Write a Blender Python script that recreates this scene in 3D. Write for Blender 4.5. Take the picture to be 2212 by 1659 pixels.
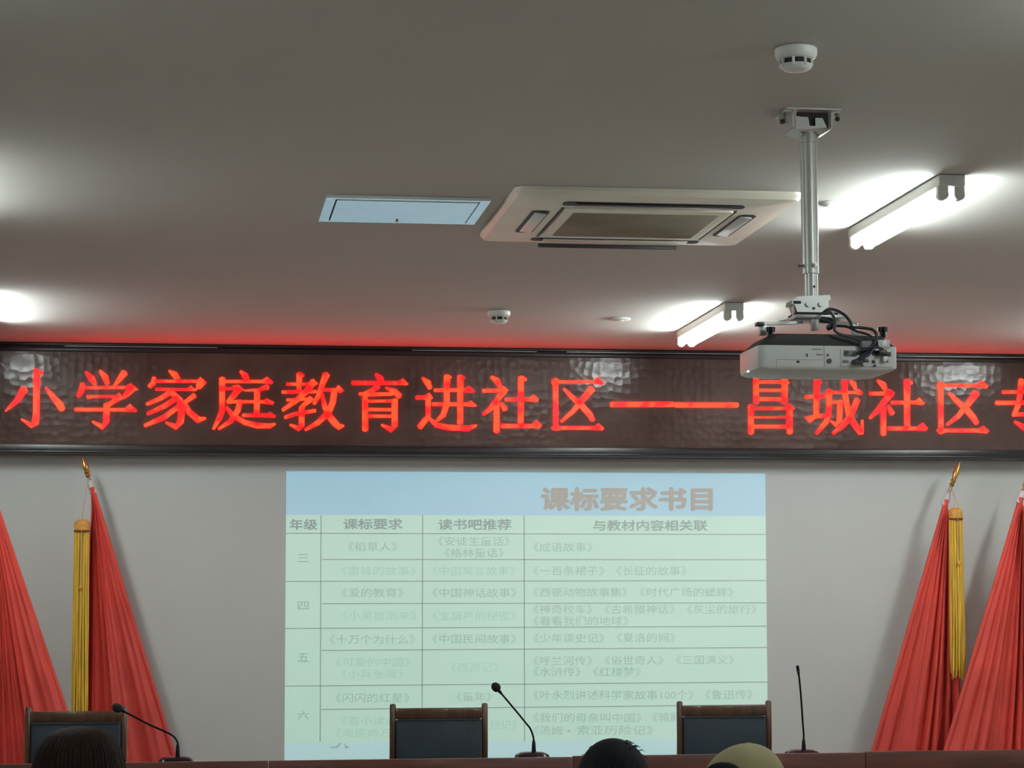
import bpy, bmesh, math, random
from mathutils import Vector, Matrix
random.seed(7)
for o in list(bpy.data.objects): bpy.data.objects.remove(o)
SC = bpy.context.scene
COL = SC.collection
# ------------------------------------------------------------------ camera
F = 5000.0; CX, CY = 1106.0, 829.5
EYE = Vector((0, 0, 1.52)); CEIL = 2.90
yc = Vector((400 - CX, CY - 1350, F)).normalized()          # room depth (+Y) in camera right/up/forward
pc = Vector((0, CY - 1347, F)).normalized()                 # a second point of the horizon
zc = pc.cross(yc).normalized()
if zc.y < 0: zc = -zc
xc = Vector((zc.z*yc.y - zc.y*yc.z, zc.x*yc.z - zc.z*yc.x, zc.y*yc.x - zc.x*yc.y)).normalized()
if xc.x < 0: xc = -xc
# world components of the camera axes
R_ = Vector((xc.x, yc.x, zc.x)); U_ = Vector((xc.y, yc.y, zc.y)); Fw = Vector((xc.z, yc.z, zc.z))
cam = bpy.data.cameras.new('camera'); cam.sensor_width = 36; cam.lens = F/2212*36
cam.clip_start = 0.05; cam.clip_end = 100
co = bpy.data.objects.new('camera', cam); COL.objects.link(co)
M = Matrix.Identity(4)
for i in range(3):
    M[i][0] = R_[i]; M[i][1] = U_[i]; M[i][2] = -Fw[i]; M[i][3] = EYE[i]
co.matrix_world = M
SC.camera = co
# ------------------------------------------------------------------ world / exposure
W = bpy.data.worlds.new('world'); SC.world = W; W.use_nodes = True
W.node_tree.nodes['Background'].inputs[0].default_value = (0.6, 0.65, 0.7, 1)
W.node_tree.nodes['Background'].inputs[1].default_value = 0.1
SC.view_settings.view_transform = 'Standard'; SC.view_settings.look = 'None'
SC.view_settings.exposure = 0.1; SC.view_settings.gamma = 1.0
SC.view_settings.use_curve_mapping = False
SC.cycles.max_bounces = 4; SC.cycles.diffuse_bounces = 3; SC.cycles.glossy_bounces = 3; SC.cycles.transmission_bounces = 2; SC.cycles.use_light_tree = False
TUBE_STRENGTH = 66.0      # all the room's light comes from its fluorescent tubes, the LED sign and the projected slide
LED_STRENGTH = 8.0

def ray(px, py):
    return (R_*(px - CX) + U_*(CY - py) + Fw*F).normalized()
def on_y(px, py, Y):
    d = ray(px, py); return EYE + d*((Y - EYE.y)/d.y)
def on_z(px, py, Z):
    d = ray(px, py); return EYE + d*((Z - EYE.z)/d.z)

# ------------------------------------------------------------------ materials
def srgb(r, g, b):
    f = lambda c: (c/255/12.92) if c/255 <= .04045 else ((c/255 + .055)/1.055)**2.4
    return (f(r), f(g), f(b), 1)
def mat(name, col, rough=0.5, metal=0.0, emit=None, estr=0.0, noise=0.0, nscale=8.0, bump=0.0, bscale=60.0, coat=0.0, spec=None, stretch=None):
    m = bpy.data.materials.new(name); m.use_nodes = True
    nt = m.node_tree; b = nt.nodes['Principled BSDF']
    b.inputs['Base Color'].default_value = col
    b.inputs['Roughness'].default_value = rough
    b.inputs['Metallic'].default_value = metal
    if coat: b.inputs['Coat Weight'].default_value = coat
    if spec is not None: b.inputs['Specular IOR Level'].default_value = spec
    if emit:
        b.inputs['Emission Color'].default_value = emit
        b.inputs['Emission Strength'].default_value = estr
    if noise or bump:
        tc = nt.nodes.new('ShaderNodeTexCoord'); mp = nt.nodes.new('ShaderNodeMapping')
        nt.links.new(tc.outputs['Object'], mp.inputs[0])
        if stretch: mp.inputs['Scale'].default_value = stretch
    if noise:
        n = nt.nodes.new('ShaderNodeTexNoise'); n.inputs['Scale'].default_value = nscale; n.inputs['Detail'].default_value = 1.5
        nt.links.new(mp.outputs[0], n.inputs['Vector'])
        r = nt.nodes.new('ShaderNodeMapRange')
        r.inputs[3].default_value = 1 - noise; r.inputs[4].default_value = 1 + noise
        r.inputs[1].default_value = .3; r.inputs[2].default_value = .7
        nt.links.new(n.outputs[0], r.inputs[0])
        mx = nt.nodes.new('ShaderNodeVectorMath'); mx.operation = 'SCALE'
        mx.inputs[0].default_value = col[:3]
        nt.links.new(r.outputs[0], mx.inputs['Scale'])
        nt.links.new(mx.outputs[0], b.inputs['Base Color'])
    if bump:
        n2 = nt.nodes.new('ShaderNodeTexNoise'); n2.inputs['Scale'].default_value = bscale
        nt.links.new(mp.outputs[0], n2.inputs['Vector'])
        bp = nt.nodes.new('ShaderNodeBump'); bp.inputs['Strength'].default_value = bump; bp.inputs['Distance'].default_value = .01
        nt.links.new(n2.outputs[0], bp.inputs['Height']); nt.links.new(bp.outputs[0], b.inputs['Normal'])
    return m

M_ceil = mat('ceiling_paint', (0.56, 0.54, 0.50, 1), .85, noise=.02, nscale=.6)
M_wall = mat('wall_paint', (0.70, 0.71, 0.69, 1), .8, noise=.02, nscale=1.5)
M_side = mat('side_wall_paint', (0.68, 0.66, 0.62, 1), .85, noise=.03, nscale=1)
M_floor = mat('floor_tile', (0.42, 0.38, 0.34, 1), .5, noise=.1, nscale=2)
M_carpet = mat('stage_carpet', (0.22, 0.05, 0.04, 1), .9, noise=.2, nscale=60)
M_white = mat('white_plastic', (0.72, 0.73, 0.69, 1), .4, noise=.02)
M_cream = mat('aged_cream_plastic', (0.82, 0.78, 0.66, 1), .45, noise=.05, nscale=6)
M_flap = mat('flap_white_plastic', (0.70, 0.71, 0.70, 1), .4, noise=.03)
M_hatch = mat('hatch_gloss_white', (0.80, 0.86, 0.86, 1), .04, noise=.02, coat=1.0)
M_dark = mat('dark_void', (0.012, 0.012, 0.014, 1), .6, noise=.1)
M_grille = mat('dusty_intake_filter', (0.27, 0.235, 0.17, 1), .9, noise=.12, nscale=5, bump=.2, bscale=400)
M_black = mat('black_plastic', (0.006, 0.007, 0.010, 1), .22, noise=.1, spec=.25)
M_foam = mat('black_foam', (0.010, 0.012, 0.014, 1), .95, noise=.2, nscale=200, bump=.4, bscale=500)
M_charcoal = mat('charcoal_plastic', (0.035, 0.033, 0.038, 1), .45, noise=.1)
M_projw = mat('projector_white', (0.60, 0.61, 0.58, 1), .38, noise=.02)
M_metal = mat('painted_steel', (0.56, 0.57, 0.54, 1), .35, metal=.35, noise=.04)
M_steel = mat('bolt_steel', (0.30, 0.29, 0.27, 1), .35, metal=.9, noise=.1)
M_dsteel = mat('dark_bolt_steel', (0.05, 0.05, 0.05, 1), .4, metal=.7, noise=.1)
M_grey = mat('port_grey', (0.16, 0.16, 0.17, 1), .5, noise=.15)
M_cable = mat('black_cable', (0.02, 0.024, 0.032, 1), .42, noise=.1)
M_frame = mat('dark_aluminium_frame', (0.026, 0.022, 0.024, 1), .32, metal=.25, noise=.15, nscale=3)
M_strip = mat('aluminium_strip_highlight', (0.75, 0.73, 0.70, 1), .35, metal=.4, noise=.1)
M_wood = mat('dark_red_wood', (0.115, 0.034, 0.022, 1), .38, noise=.3, nscale=5, stretch=(.6, 8, 8))
M_cwood = mat('walnut_chair_wood', (0.085, 0.040, 0.022, 1), .3, noise=.3, nscale=8, stretch=(6, 6, .8), coat=.3)
M_leather = mat('dark_blue_leather', (0.014, 0.026, 0.038, 1), .5, noise=.15, nscale=10, bump=.15, bscale=180)
M_gold = mat('gilded_metal', (0.60, 0.40, 0.12, 1), .3, metal=.85, noise=.08)
M_tassel = mat('gold_silk_fringe', (0.85, 0.53, 0.06, 1), .55, noise=.25, nscale=30, stretch=(8, 8, .2))
M_tcap = mat('gold_silk_cap', (0.62, 0.31, 0.05, 1), .5, noise=.15, nscale=40)
M_tband = mat('brown_band', (0.20, 0.055, 0.02, 1), .6, noise=.1)
M_cord = mat('cream_cord', (0.52, 0.43, 0.28, 1), .7, noise=.1)
M_flag = mat('red_satin', (0.68, 0.066, 0.048, 1), .6, noise=.1, nscale=4, bump=.1, bscale=250)
M_sleeve = mat('white_sleeve_cloth', (0.62, 0.62, 0.62, 1), .8, noise=.05)
M_pole = mat('silver_pole', (0.55, 0.54, 0.52, 1), .25, metal=.9, noise=.03)
M_hairk = mat('black_hair', (0.006, 0.0065, 0.009, 1), .75, noise=.3, nscale=30, bump=.25, bscale=60, stretch=(4, 4, .6), spec=.08)
M_hairb = mat('dark_brown_hair', (0.014, 0.0075, 0.005, 1), .7, noise=.4, nscale=30, bump=.25, bscale=60, stretch=(4, 4, .6), spec=.08)
M_cap = mat('olive_twill', (0.22, 0.19, 0.095, 1), .85, noise=.12, nscale=12, bump=.2, bscale=300)
M_skin = mat('skin', (0.50, 0.29, 0.20, 1), .5, noise=.06)
M_tube = mat('fluorescent_tube', (.9, .9, .9, 1), .4, emit=(0.90, 1.0, 0.99, 1), estr=TUBE_STRENGTH, noise=0)

# LED face: glossy, slightly uneven modules that break up lamp reflections
def led_face():
    m = bpy.data.materials.new('led_module_face'); m.use_nodes = True; nt = m.node_tree; b = nt.nodes['Principled BSDF']
    tc = nt.nodes.new('ShaderNodeTexCoord')
    n = nt.nodes.new('ShaderNodeTexNoise'); n.inputs['Scale'].default_value = 4; nt.links.new(tc.outputs['Object'], n.inputs['Vector'])
    cr = nt.nodes.new('ShaderNodeValToRGB')
    cr.color_ramp.elements[0].color = (0.085, 0.050, 0.041, 1); cr.color_ramp.elements[1].color = (0.125, 0.080, 0.067, 1)
    cr.color_ramp.elements[0].position = .3; cr.color_ramp.elements[1].position = .7
    nt.links.new(n.outputs[0], cr.inputs[0]); nt.links.new(cr.outputs[0], b.inputs['Base Color'])
    b.inputs['Roughness'].default_value = .16; b.inputs['Specular IOR Level'].default_value = .30
    v = nt.nodes.new('ShaderNodeTexVoronoi'); v.inputs['Scale'].default_value = 26; v.inputs['Randomness'].default_value = .55
    nt.links.new(tc.outputs['Object'], v.inputs['Vector'])
    v2 = nt.nodes.new('ShaderNodeTexNoise'); v2.inputs['Scale'].default_value = 260; nt.links.new(tc.outputs['Object'], v2.inputs['Vector'])
    ad = nt.nodes.new('ShaderNodeMath'); ad.operation = 'MULTIPLY_ADD'; ad.inputs[1].default_value = .10
    nt.links.new(v2.outputs[0], ad.inputs[0]); nt.links.new(v.outputs['Distance'], ad.inputs[2])
    bp = nt.nodes.new('ShaderNodeBump'); bp.inputs['Strength'].default_value = .24; bp.inputs['Distance'].default_value = .004
    nt.links.new(ad.outputs[0], bp.inputs['Height']); nt.links.new(bp.outputs[0], b.inputs['Normal'])
    return m
M_led = led_face()
def led_glyph():
    m = bpy.data.materials.new('lit_red_leds'); m.use_nodes = True; nt = m.node_tree; b = nt.nodes['Principled BSDF']
    tc = nt.nodes.new('ShaderNodeTexCoord'); n = nt.nodes.new('ShaderNodeTexNoise'); n.inputs['Scale'].default_value = 14
    nt.links.new(tc.outputs['Object'], n.inputs['Vector'])
    cr = nt.nodes.new('ShaderNodeValToRGB')
    cr.color_ramp.elements[0].color = (1, 0.0012, 0.0016, 1); cr.color_ramp.elements[1].color = (1, 0.0115, 0.0026, 1)
    cr.color_ramp.elements[0].position = .42; cr.color_ramp.elements[1].position = .55
    nt.links.new(n.outputs[0], cr.inputs[0]); nt.links.new(cr.outputs[0], b.inputs['Emission Color'])
    b.inputs['Emission Strength'].default_value = LED_STRENGTH; b.inputs['Base Color'].default_value = (.2, .01, .01, 1)
    return m
M_glyph = led_glyph()
# the projected picture: thin panels given their own glow in place of the projector's beam
def slide(name, e):
    m = mat(name, (0.62, 0.63, 0.61, 1), .8, emit=e, estr=1.0, noise=.02, nscale=3)
    if 'lettering' in name or 'rule' in name: m.cycles.emission_sampling = 'NONE'
    return m
M_sbody = slide('slide_pale_green', (0.195, 0.36, 0.285, 1))
M_shead = slide('slide_sky_blue', (0.085, 0.255, 0.36, 1))
M_sfoot = slide('slide_pale_blue', (0.17, 0.34, 0.35, 1))
M_stitle = slide('slide_brown_lettering', (0.09, 0.055, 0.035, 1))
M_stext = slide('slide_grey_lettering', (0.08, 0.16, 0.135, 1))
M_sfaint = slide('slide_faint_lettering', (0.12, 0.245, 0.19, 1))
M_shdr = slide('slide_dark_lettering', (0.025, 0.065, 0.06, 1))
M_sline = slide('slide_rule', (0.02, 0.06, 0.06, 1))

# ------------------------------------------------------------------ mesh helpers
class MB:
    def __init__(s): s.bm = bmesh.new()
    def box(s, c, d, bevel=0, seg=2, rot=None):
        r = bmesh.ops.create_cube(s.bm, size=1); vs = r['verts']
        bmesh.ops.scale(s.bm, vec=Vector(d), verts=vs)
        if bevel:
            es = list({e for v in vs for e in v.link_edges})
            g = bmesh.ops.bevel(s.bm, geom=es, offset=bevel, segments=seg, profile=.5, affect='EDGES')
            vs = list({v for f in g['faces'] for v in f.verts} | {v for v in vs if v.is_valid})
            vs = s._island(vs[0])
        if rot is not None: bmesh.ops.rotate(s.bm, cent=(0, 0, 0), matrix=rot, verts=vs)
        bmesh.ops.translate(s.bm, vec=Vector(c), verts=vs); return s
    def _island(s, v0):
        seen = {v0}; st = [v0]
        while st:
            v = st.pop()
            for e in v.link_edges:
                w = e.other_vert(v)
                if w not in seen: seen.add(w); st.append(w)
        return list(seen)
    def tube(s, pts, rad, n=12, caps=True):
        pts = [Vector(p) for p in pts]; rads = rad if isinstance(rad, (list, tuple)) else [rad]*len(pts)
        rings = []; prev = None
        for i, p in enumerate(pts):
            t = (pts[min(i+1, len(pts)-1)] - pts[max(i-1, 0)]).normalized()
            if prev is None:
                a = Vector((0, 0, 1)) if abs(t.z) < .9 else Vector((1, 0, 0)); u = t.cross(a).normalized()
            else: u = (prev - t*prev.dot(t)).normalized()
            prev = u; w = t.cross(u)
            rings.append([s.bm.verts.new(p + (u*math.cos(2*math.pi*k/n) + w*math.sin(2*math.pi*k/n))*rads[i]) for k in range(n)])
        for a, b in zip(rings, rings[1:]):
            for k in range(n): s.bm.faces.new((a[k], a[(k+1) % n], b[(k+1) % n], b[k]))
        if caps: s.bm.faces.new(rings[0][::-1]); s.bm.faces.new(rings[-1])
        return s
    def lathe(s, prof, c=(0, 0, 0), n=32):
        c = Vector(c); rings = []
        for r, z in prof:
            rings.append([s.bm.verts.new(c + Vector((r*math.cos(2*math.pi*k/n), r*math.sin(2*math.pi*k/n), z))) for k in range(n)])
        for a, b in zip(rings, rings[1:]):
            for k in range(n): s.bm.faces.new((a[k], a[(k+1) % n], b[(k+1) % n], b[k]))
        s.bm.faces.new(rings[0][::-1]); s.bm.faces.new(rings[-1]); return s
    def ell(s, c, r, u=24, v=16):
        g = bmesh.ops.create_uvsphere(s.bm, u_segments=u, v_segments=v, radius=1)
        bmesh.ops.scale(s.bm, vec=Vector(r), verts=g['verts']); bmesh.ops.translate(s.bm, vec=Vector(c), verts=g['verts']); return s
    def prism(s, poly, ax):
        """poly: list of 3-D points of one face; ax: extrusion vector"""
        a = [s.bm.verts.new(Vector(p)) for p in poly]; b = [s.bm.verts.new(Vector(p) + Vector(ax)) for p in poly]
        n = len(a); s.bm.faces.new(a); s.bm.faces.new(b[::-1])
        for i in range(n): s.bm.faces.new((a[i], b[i], b[(i+1) % n], a[(i+1) % n]))
        return s
    def build(s, name, m, parent=None, smooth=True, loc=None):
        bmesh.ops.recalc_face_normals(s.bm, faces=s.bm.faces)
        me = bpy.data.meshes.new(name); s.bm.to_mesh(me); s.bm.free()
        return link(name, me, m, parent, smooth, loc)
def link(name, me, m, parent=None, smooth=True, loc=None):
    if m: me.materials.append(m)
    if smooth and len(me.polygons):
        me.polygons.foreach_set('use_smooth', [True]*len(me.polygons))
        try: me.set_sharp_from_angle(angle=math.radians(38))
        except Exception: pass
    o = bpy.data.objects.new(name, me); COL.objects.link(o)
    if parent is not None: o.parent = parent
    if loc is not None: o.location = loc
    return o
def tag(o, label=None, cat=None, group=None, kind=None):
    if label: o['label'] = label
    if cat: o['category'] = cat
    if group: o['group'] = group
    if kind: o['kind'] = kind
    return o
def thing(name, label, cat, loc=(0, 0, 0), group=None):
    o = bpy.data.objects.new(name, None); o.empty_display_size = .1; COL.objects.link(o); o.location = loc
    return tag(o, label, cat, group)
def copy_tree(o, parent=None):
    c = o.copy(); COL.objects.link(c); c.parent = parent
    for ch in list(o.children): copy_tree(ch, c)
    return c
def struct(name, m, c, d, label):
    return tag(MB().box(c, d).build(name, m, smooth=False), label, kind='structure')

# ------------------------------------------------------------------ the room
X0, X1, Y0, Y1 = -4.2, 5.9, -4.5, 11.62
struct('floor', M_floor, ((X0+X1)/2, (Y0+Y1)/2, -.05), (X1-X0, Y1-Y0, .1), 'dark tiled floor of the meeting hall')
struct('ceiling', M_ceil, ((X0+X1)/2, (Y0+Y1)/2, CEIL+.05), (X1-X0, Y1-Y0, .1), 'flat grey painted ceiling')
struct('wall_front', M_wall, ((X0+X1)/2, Y1+.05, CEIL/2), (X1-X0, .1, CEIL), 'pale grey front wall behind the projected table')
struct('wall_left', M_side, (X0-.05, (Y0+Y1)/2, CEIL/2), (.1, Y1-Y0, CEIL), 'plain left side wall')
struct('wall_right', M_side, (X1+.05, (Y0+Y1)/2, CEIL/2), (.1, Y1-Y0, CEIL), 'plain right side wall')
struct('wall_rear', M_side, ((X0+X1)/2, Y0-.05, CEIL/2), (X1-X0, .1, CEIL), 'plain rear wall')
STAGE = .18
struct('floor_stage', M_carpet, ((X0+X1)/2, (9.3+Y1)/2, STAGE/2), (X1-X0, Y1-9.3, STAGE), 'low carpeted stage under the long table')

# ------------------------------------------------------------------ LED sign
YB = 11.5
sign = thing('led_sign', 'wide LED sign with red Chinese lettering along the top of the front wall', 'led sign', (1.8, YB, 2.36))
def sub(mb, name, m, root, smooth=True):
    """build in world coordinates and parent to a thing whose origin is not the world origin"""
    o = mb.build(name, m, root, smooth)
    o.matrix_parent_inverse = Matrix.Translation(root.location).inverted(); return o
zt = on_y(1106, 772, YB).z; zb = on_y(1106, 966, YB).z; zbb = on_y(1106, 985, YB-.03).z
sx0, sx1 = X0+.02, X1-.02; sxm = (sx0+sx1)/2
LEAN = .040
sub(MB().prism([(sx0, YB, zb), (sx0, YB-LEAN*(zt-zb), zt), (sx0, Y1-.004, zt), (sx0, Y1-.004, zb)], (sx1-sx0, 0, 0)), 'panel_face', M_led, sign, False)
def on_face(px, py):
    p = on_y(px, py, YB)
    for _ in range(3): p = on_y(px, py, YB - LEAN*(p.z-zb))
    return p
top = sub(MB().box((sxm, (YB-.03+Y1)/2, (zt+zt+.026)/2), (sx1-sx0, Y1-YB+.03, .026), .004), 'top_frame', M_frame, sign)
sub(MB().box((sxm, (YB-.012+Y1)/2, (zt+.026+CEIL-.014)/2), (sx1-sx0, Y1-YB+.012, CEIL-.014-zt-.026)), 'frame_groove', M_frame, sign)
sub(MB().box((sxm, (YB-.045+Y1)/2, CEIL-.0075), (sx1-sx0, Y1-YB+.045, .013), .003), 'upper_moulding', M_frame, sign)
for (a, b) in ((140, 470), (890, 1160), (1225, 1600), (1940, 2230)):  # bright strip pieces stand for highlights along the aluminium edge
    pa, pb = on_y(a, 750, YB-.03), on_y(b, 750, YB-.03)
    sub(MB().box(((pa.x+pb.x)/2, YB-.0185, zt+.0292), (pb.x-pa.x, .014, .005)), 'metal_strip_highlight', M_strip, sign, False)
sub(MB().box((sxm, (YB-.03+Y1)/2, (zb+zbb)/2), (sx1-sx0, Y1-YB+.03, zb-zbb), .005), 'bottom_frame', M_frame, sign)
sub(MB().box((sxm, YB-.034, zbb+.008), (sx1-sx0, .012, .010), .003), 'bottom_bead', M_frame, sign)

# Strokes traced on enlarged views: (x, y, width) polylines and 'T' filled serifs; origin and scale of each view
V1 = (0, 720, 2212/620); V2 = (580, 740, 2212/620); V3 = (1150, 740, 2212/550); V4 = (1580, 740, 3.5)
GL = [
 (V1, [[(283,285,52),(280,620,54),(272,690,60),(245,712,40),(165,662,14)],[(262,275,4),(280,290,34),(330,308,20)],
       [(190,425,66),(130,520,46),(40,602,10)],[(350,415,14),(400,480,40),(460,550,60),(482,590,50)]], []),
 (V1, [[(660,298,16),(708,350,55),(735,398,26)],[(770,288,22),(812,340,55),(828,392,36)],[(962,300,58),(920,355,42),(878,410,20)],
       [(637,385,36),(630,440,50),(602,488,30)],[(640,420,22),(1000,418,24)],[(1020,425,58),(975,470,48),(945,502,22)],
       [(670,487,20),(930,487,20)],[(672,492,24),(710,494,18)],[(930,490,46),(860,535,36),(815,565,38)],[(822,545,50),(820,680,52),(790,722,46),(712,680,16)],
       [(578,588,28),(980,590,26)]],
      [[(975,405),(1010,388),(1065,435),(1010,450)],[(890,482),(918,458),(945,490)],[(955,588),(1002,545),(1055,595),(1045,606),(955,602)]]),
 (V1, [[(1302,288,14),(1348,320,55),(1375,360,40)],[(1188,340,30),(1182,385,46),(1150,412,36)],[(1200,370,24),(1540,370,24)],
       [(1200,432,22),(1512,435,22)],[(1330,445,46),(1240,500,38),(1130,548,26)],[(1360,500,40),(1270,560,42),(1135,622,26)],
       [(1385,560,40),(1260,650,42),(1115,712,28)],[(1320,455,44),(1385,515,52),(1400,600,56),(1392,680,56),(1355,722,46),(1278,688,16)],
       [(1500,478,46),(1440,522,32),(1410,532,22)],[(1422,535,30),(1455,605,46),(1530,668,56),(1585,655,20)]],
      [[(1512,368),(1546,338),(1592,380),(1545,430),(1512,432)],[(1440,428),(1470,402),(1512,440)]]),
 (V1, [[(1852,292,20),(1890,328,52),(1905,362,40)],[(1700,372,26),(2040,372,26)],[(1712,345,50),(1712,600,46),(1692,650,46),(1645,738,20)],
       [(1738,426,20),(1820,426,22)],[(1845,425,52),(1792,490,46),(1752,532,28)],[(1750,532,26),(1850,525,26)],[(1850,520,44),(1835,590,46),(1780,675,42),(1685,738,20)],
       [(1745,570,24),(1790,630,40),(1880,685,40),(1980,712,44),(2080,715,40),(2122,698,16)],
       [(2065,412,44),(1990,436,24),(1885,442,14)],[(1982,440,50),(1978,622,46)],[(1870,528,24),(2045,528,24)],[(1870,632,28),(2060,632,28)]],
      [[(2010,366),(2058,336),(2105,378),(2095,390),(2010,384)],[(2020,524),(2055,503),(2112,532),(2102,550),(2020,540)],[(2040,626),(2080,610),(2126,636),(2115,650),(2040,646)],[(1790,405),(1838,398),(1885,440),(1840,450)]]),
 (V2, [[(240,240,54),(235,320,42),(235,378,38)],[(240,242,30),(270,256,22)],[(140,322,24),(290,320,24)],[(105,382,26),(372,378,26)],
       [(350,300,58),(290,380,48),(210,450,42),(108,522,28)],[(140,443,22),(312,435,24)],[(332,438,38),(275,478,36),(250,510,40)],
       [(255,498,46),(255,640,48),(235,664,42),(165,633,16)],[(125,578,28),(200,552,32),(290,537,28),(362,524,28)],
       [(447,242,60),(415,320,46),(392,400,46),(350,474,26)],[(410,365,26),(525,365,26)],[(505,385,52),(495,460,50),(462,540,50),(380,618,42),(282,674,22)],
       [(412,395,22),(432,490,42),(460,556,50),(508,618,56),(545,652,50),(580,640,18)]],
      [[(290,318),(345,280),(382,318),(350,335)],[(290,432),(320,412),(352,438),(330,450)],[(510,360),(540,328),(580,372),(560,386),(510,382)]]),
 (V2, [[(825,243,20),(862,278,52),(880,312,34)],[(645,312,32),(1020,312,28)],[(850,338,36),(790,372,36),(735,396,30)],[(700,395,26),(740,402,32),(960,396,28)],
       [(903,348,16),(975,378,46),(1012,418,50)],[(743,425,46),(745,678,50)],[(972,440,52),(972,640,50),(945,672,44),(870,634,18)],
       [(745,452,22),(970,450,22)],[(745,516,26),(970,518,26)],[(745,568,26),(970,568,26)]],
      [[(990,305),(1035,278),(1078,320),(1065,328),(990,325)]]),
 (V2, [[(1186,272,18),(1228,310,52),(1245,355,36)],[(1278,368,28),(1545,366,28)],[(1375,255,50),(1372,480,48),(1345,560,46),(1290,608,20)],[(1375,258,30),(1408,270,18)],
       [(1478,258,50),(1476,625,48)],[(1480,262,30),(1508,274,18)],[(1262,476,30),(1560,476,30)],[(1136,425,30),(1240,422,32)],[(1230,425,46),(1230,580,40)],
       [(1218,585,46),(1162,655,46)],[(1240,585,24),(1290,635,40),(1380,655,46),(1540,662,44),(1604,638,16)]],
      [[(1510,358),(1547,335),(1590,375),(1575,386),(1510,382)],[(1525,468),(1560,448),(1605,488),(1590,495),(1525,490)],[(1205,408),(1240,388),(1268,428),(1240,445),(1205,440)]]),
 (V2, [[(1716,263,20),(1762,295,52),(1785,340,32)],[(1650,372,28),(1810,370,30)],[(1820,365,54),(1770,430,46),(1712,508,42),(1652,556,22)],
       [(1757,455,46),(1757,690,50)],[(1790,468,26),(1825,518,44)],[(1945,265,46),(1943,645,46)],[(1950,266,28),(1985,290,22)],
       [(1824,440,28),(2045,438,28)],[(1795,643,34),(2075,643,34)]],
      [[(2010,432),(2042,400),(2082,440),(2070,458),(2010,452)],[(2020,636),(2065,598),(2107,640),(2090,660),(2020,658)],[(1770,360),(1808,335),(1850,368),(1820,390)]]),
 (V3, [[(200,318,50),(203,752,46)],[(175,345,60),(225,345,56)],[(200,343,28),(560,343,28)],[(170,742,26),(205,745,44),(260,742,32),(580,742,34)],
       [(272,402,22),(350,480,46),(430,550,56),(500,630,56),(527,678,40)],[(520,398,66),(440,490,56),(350,600,42),(250,688,26)]],
      [[(520,338),(565,297),(622,350),(610,366),(520,357)],[(530,735),(575,702),(622,745),(605,763),(530,758)]]),
 (V3, [[(682,538,50),(1224,538,48)]], []),
 (V3, [[(1240,543,48),(1783,543,46)]], []),
 (V4, [[(185,272,44),(185,458,44)],[(402,275,50),(400,460,46)],[(185,298,26),(405,298,26)],[(185,362,22),(400,362,22)],[(185,428,30),(400,430,30)],
       [(145,475,44),(147,688,46)],[(437,475,48),(440,685,48)],[(145,498,24),(440,498,24)],[(145,566,14),(440,566,14)],[(145,635,28),(440,635,28)]],
      [[(400,275),(440,302),(420,320),(400,318)],[(430,470),(475,500),(455,518),(430,512)]]),
 (V4, [[(645,282,50),(640,560,44)],[(650,288,28),(678,300,20)],[(555,413,26),(700,405,24)],[(683,403,34),(712,403,30)],
       [(738,358,46),(735,540,44),(715,600,42),(642,688,26)],[(750,377,22),(965,377,22)],[(760,453,22),(835,450,22)],[(820,445,46),(815,590,44),(787,622,36),(748,590,14)],
       [(852,278,46),(862,420,44),(885,540,46),(930,620,48),(978,685,46)],[(985,690,28),(988,588,20)],[(952,430,50),(920,510,46),(890,570,50),(840,630,42),(766,688,24)],
       [(893,288,20),(925,315,42),(937,350,26)]],
      [[(552,565),(590,607),(640,572),(742,565),(742,540),(640,545)],[(930,368),(965,352),(992,382),(980,396),(930,388)]]),
 (V4, [[(1102,286,18),(1148,320,52),(1165,358,32)],[(1043,387,28),(1190,385,30)],[(1208,382,54),(1152,450,48),(1100,520,42),(1045,572,22)],[(1148,488,44),(1148,697,46)],
       [(1182,478,26),(1215,540,46)],[(1325,284,50),(1328,650,46)],[(1330,286,28),(1366,308,22)],[(1208,455,28),(1415,453,28)],[(1183,650,30),(1450,650,30)]],
      [[(1385,446),(1420,416),(1462,460),(1445,472),(1385,467)],[(1395,645),(1445,606),(1484,650),(1465,668),(1395,664)],[(1160,375),(1195,352),(1234,384),(1205,405)]]),
 (V4, [[(1580,305,44),(1583,685,42)],[(1560,325,52),(1604,325,46)],[(1580,325,26),(1890,325,26)],[(1555,665,22),(1585,668,40),(1630,665,28),(1900,665,30)],
       [(1642,382,20),(1700,440,42),(1770,500,50),(1830,570,50),(1855,612,38)],[(1852,378,60),(1790,460,50),(1710,560,38),(1628,622,24)]],
      [[(1848,320),(1893,287),(1941,332),(1930,343),(1848,338)],[(1858,657),(1905,631),(1946,668),(1930,686),(1858,680)]]),
 (V4, [[(2190,280,44),(2180,400,42),(2165,480,42),(2140,535,34)],[(2048,375,26),(2350,372,26)],[(1998,457,32),(2420,455,30)],[(2125,545,32),(2330,540,28)],
       [(2330,545,40),(2290,600,34),(2250,640,22)],[(2138,598,18),(2200,635,42),(2270,680,44)]],
      [[(2300,370),(2330,345),(2370,376),(2350,388)],[(2370,450),(2400,425),(2440,458),(2420,470)]]),
]
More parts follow.
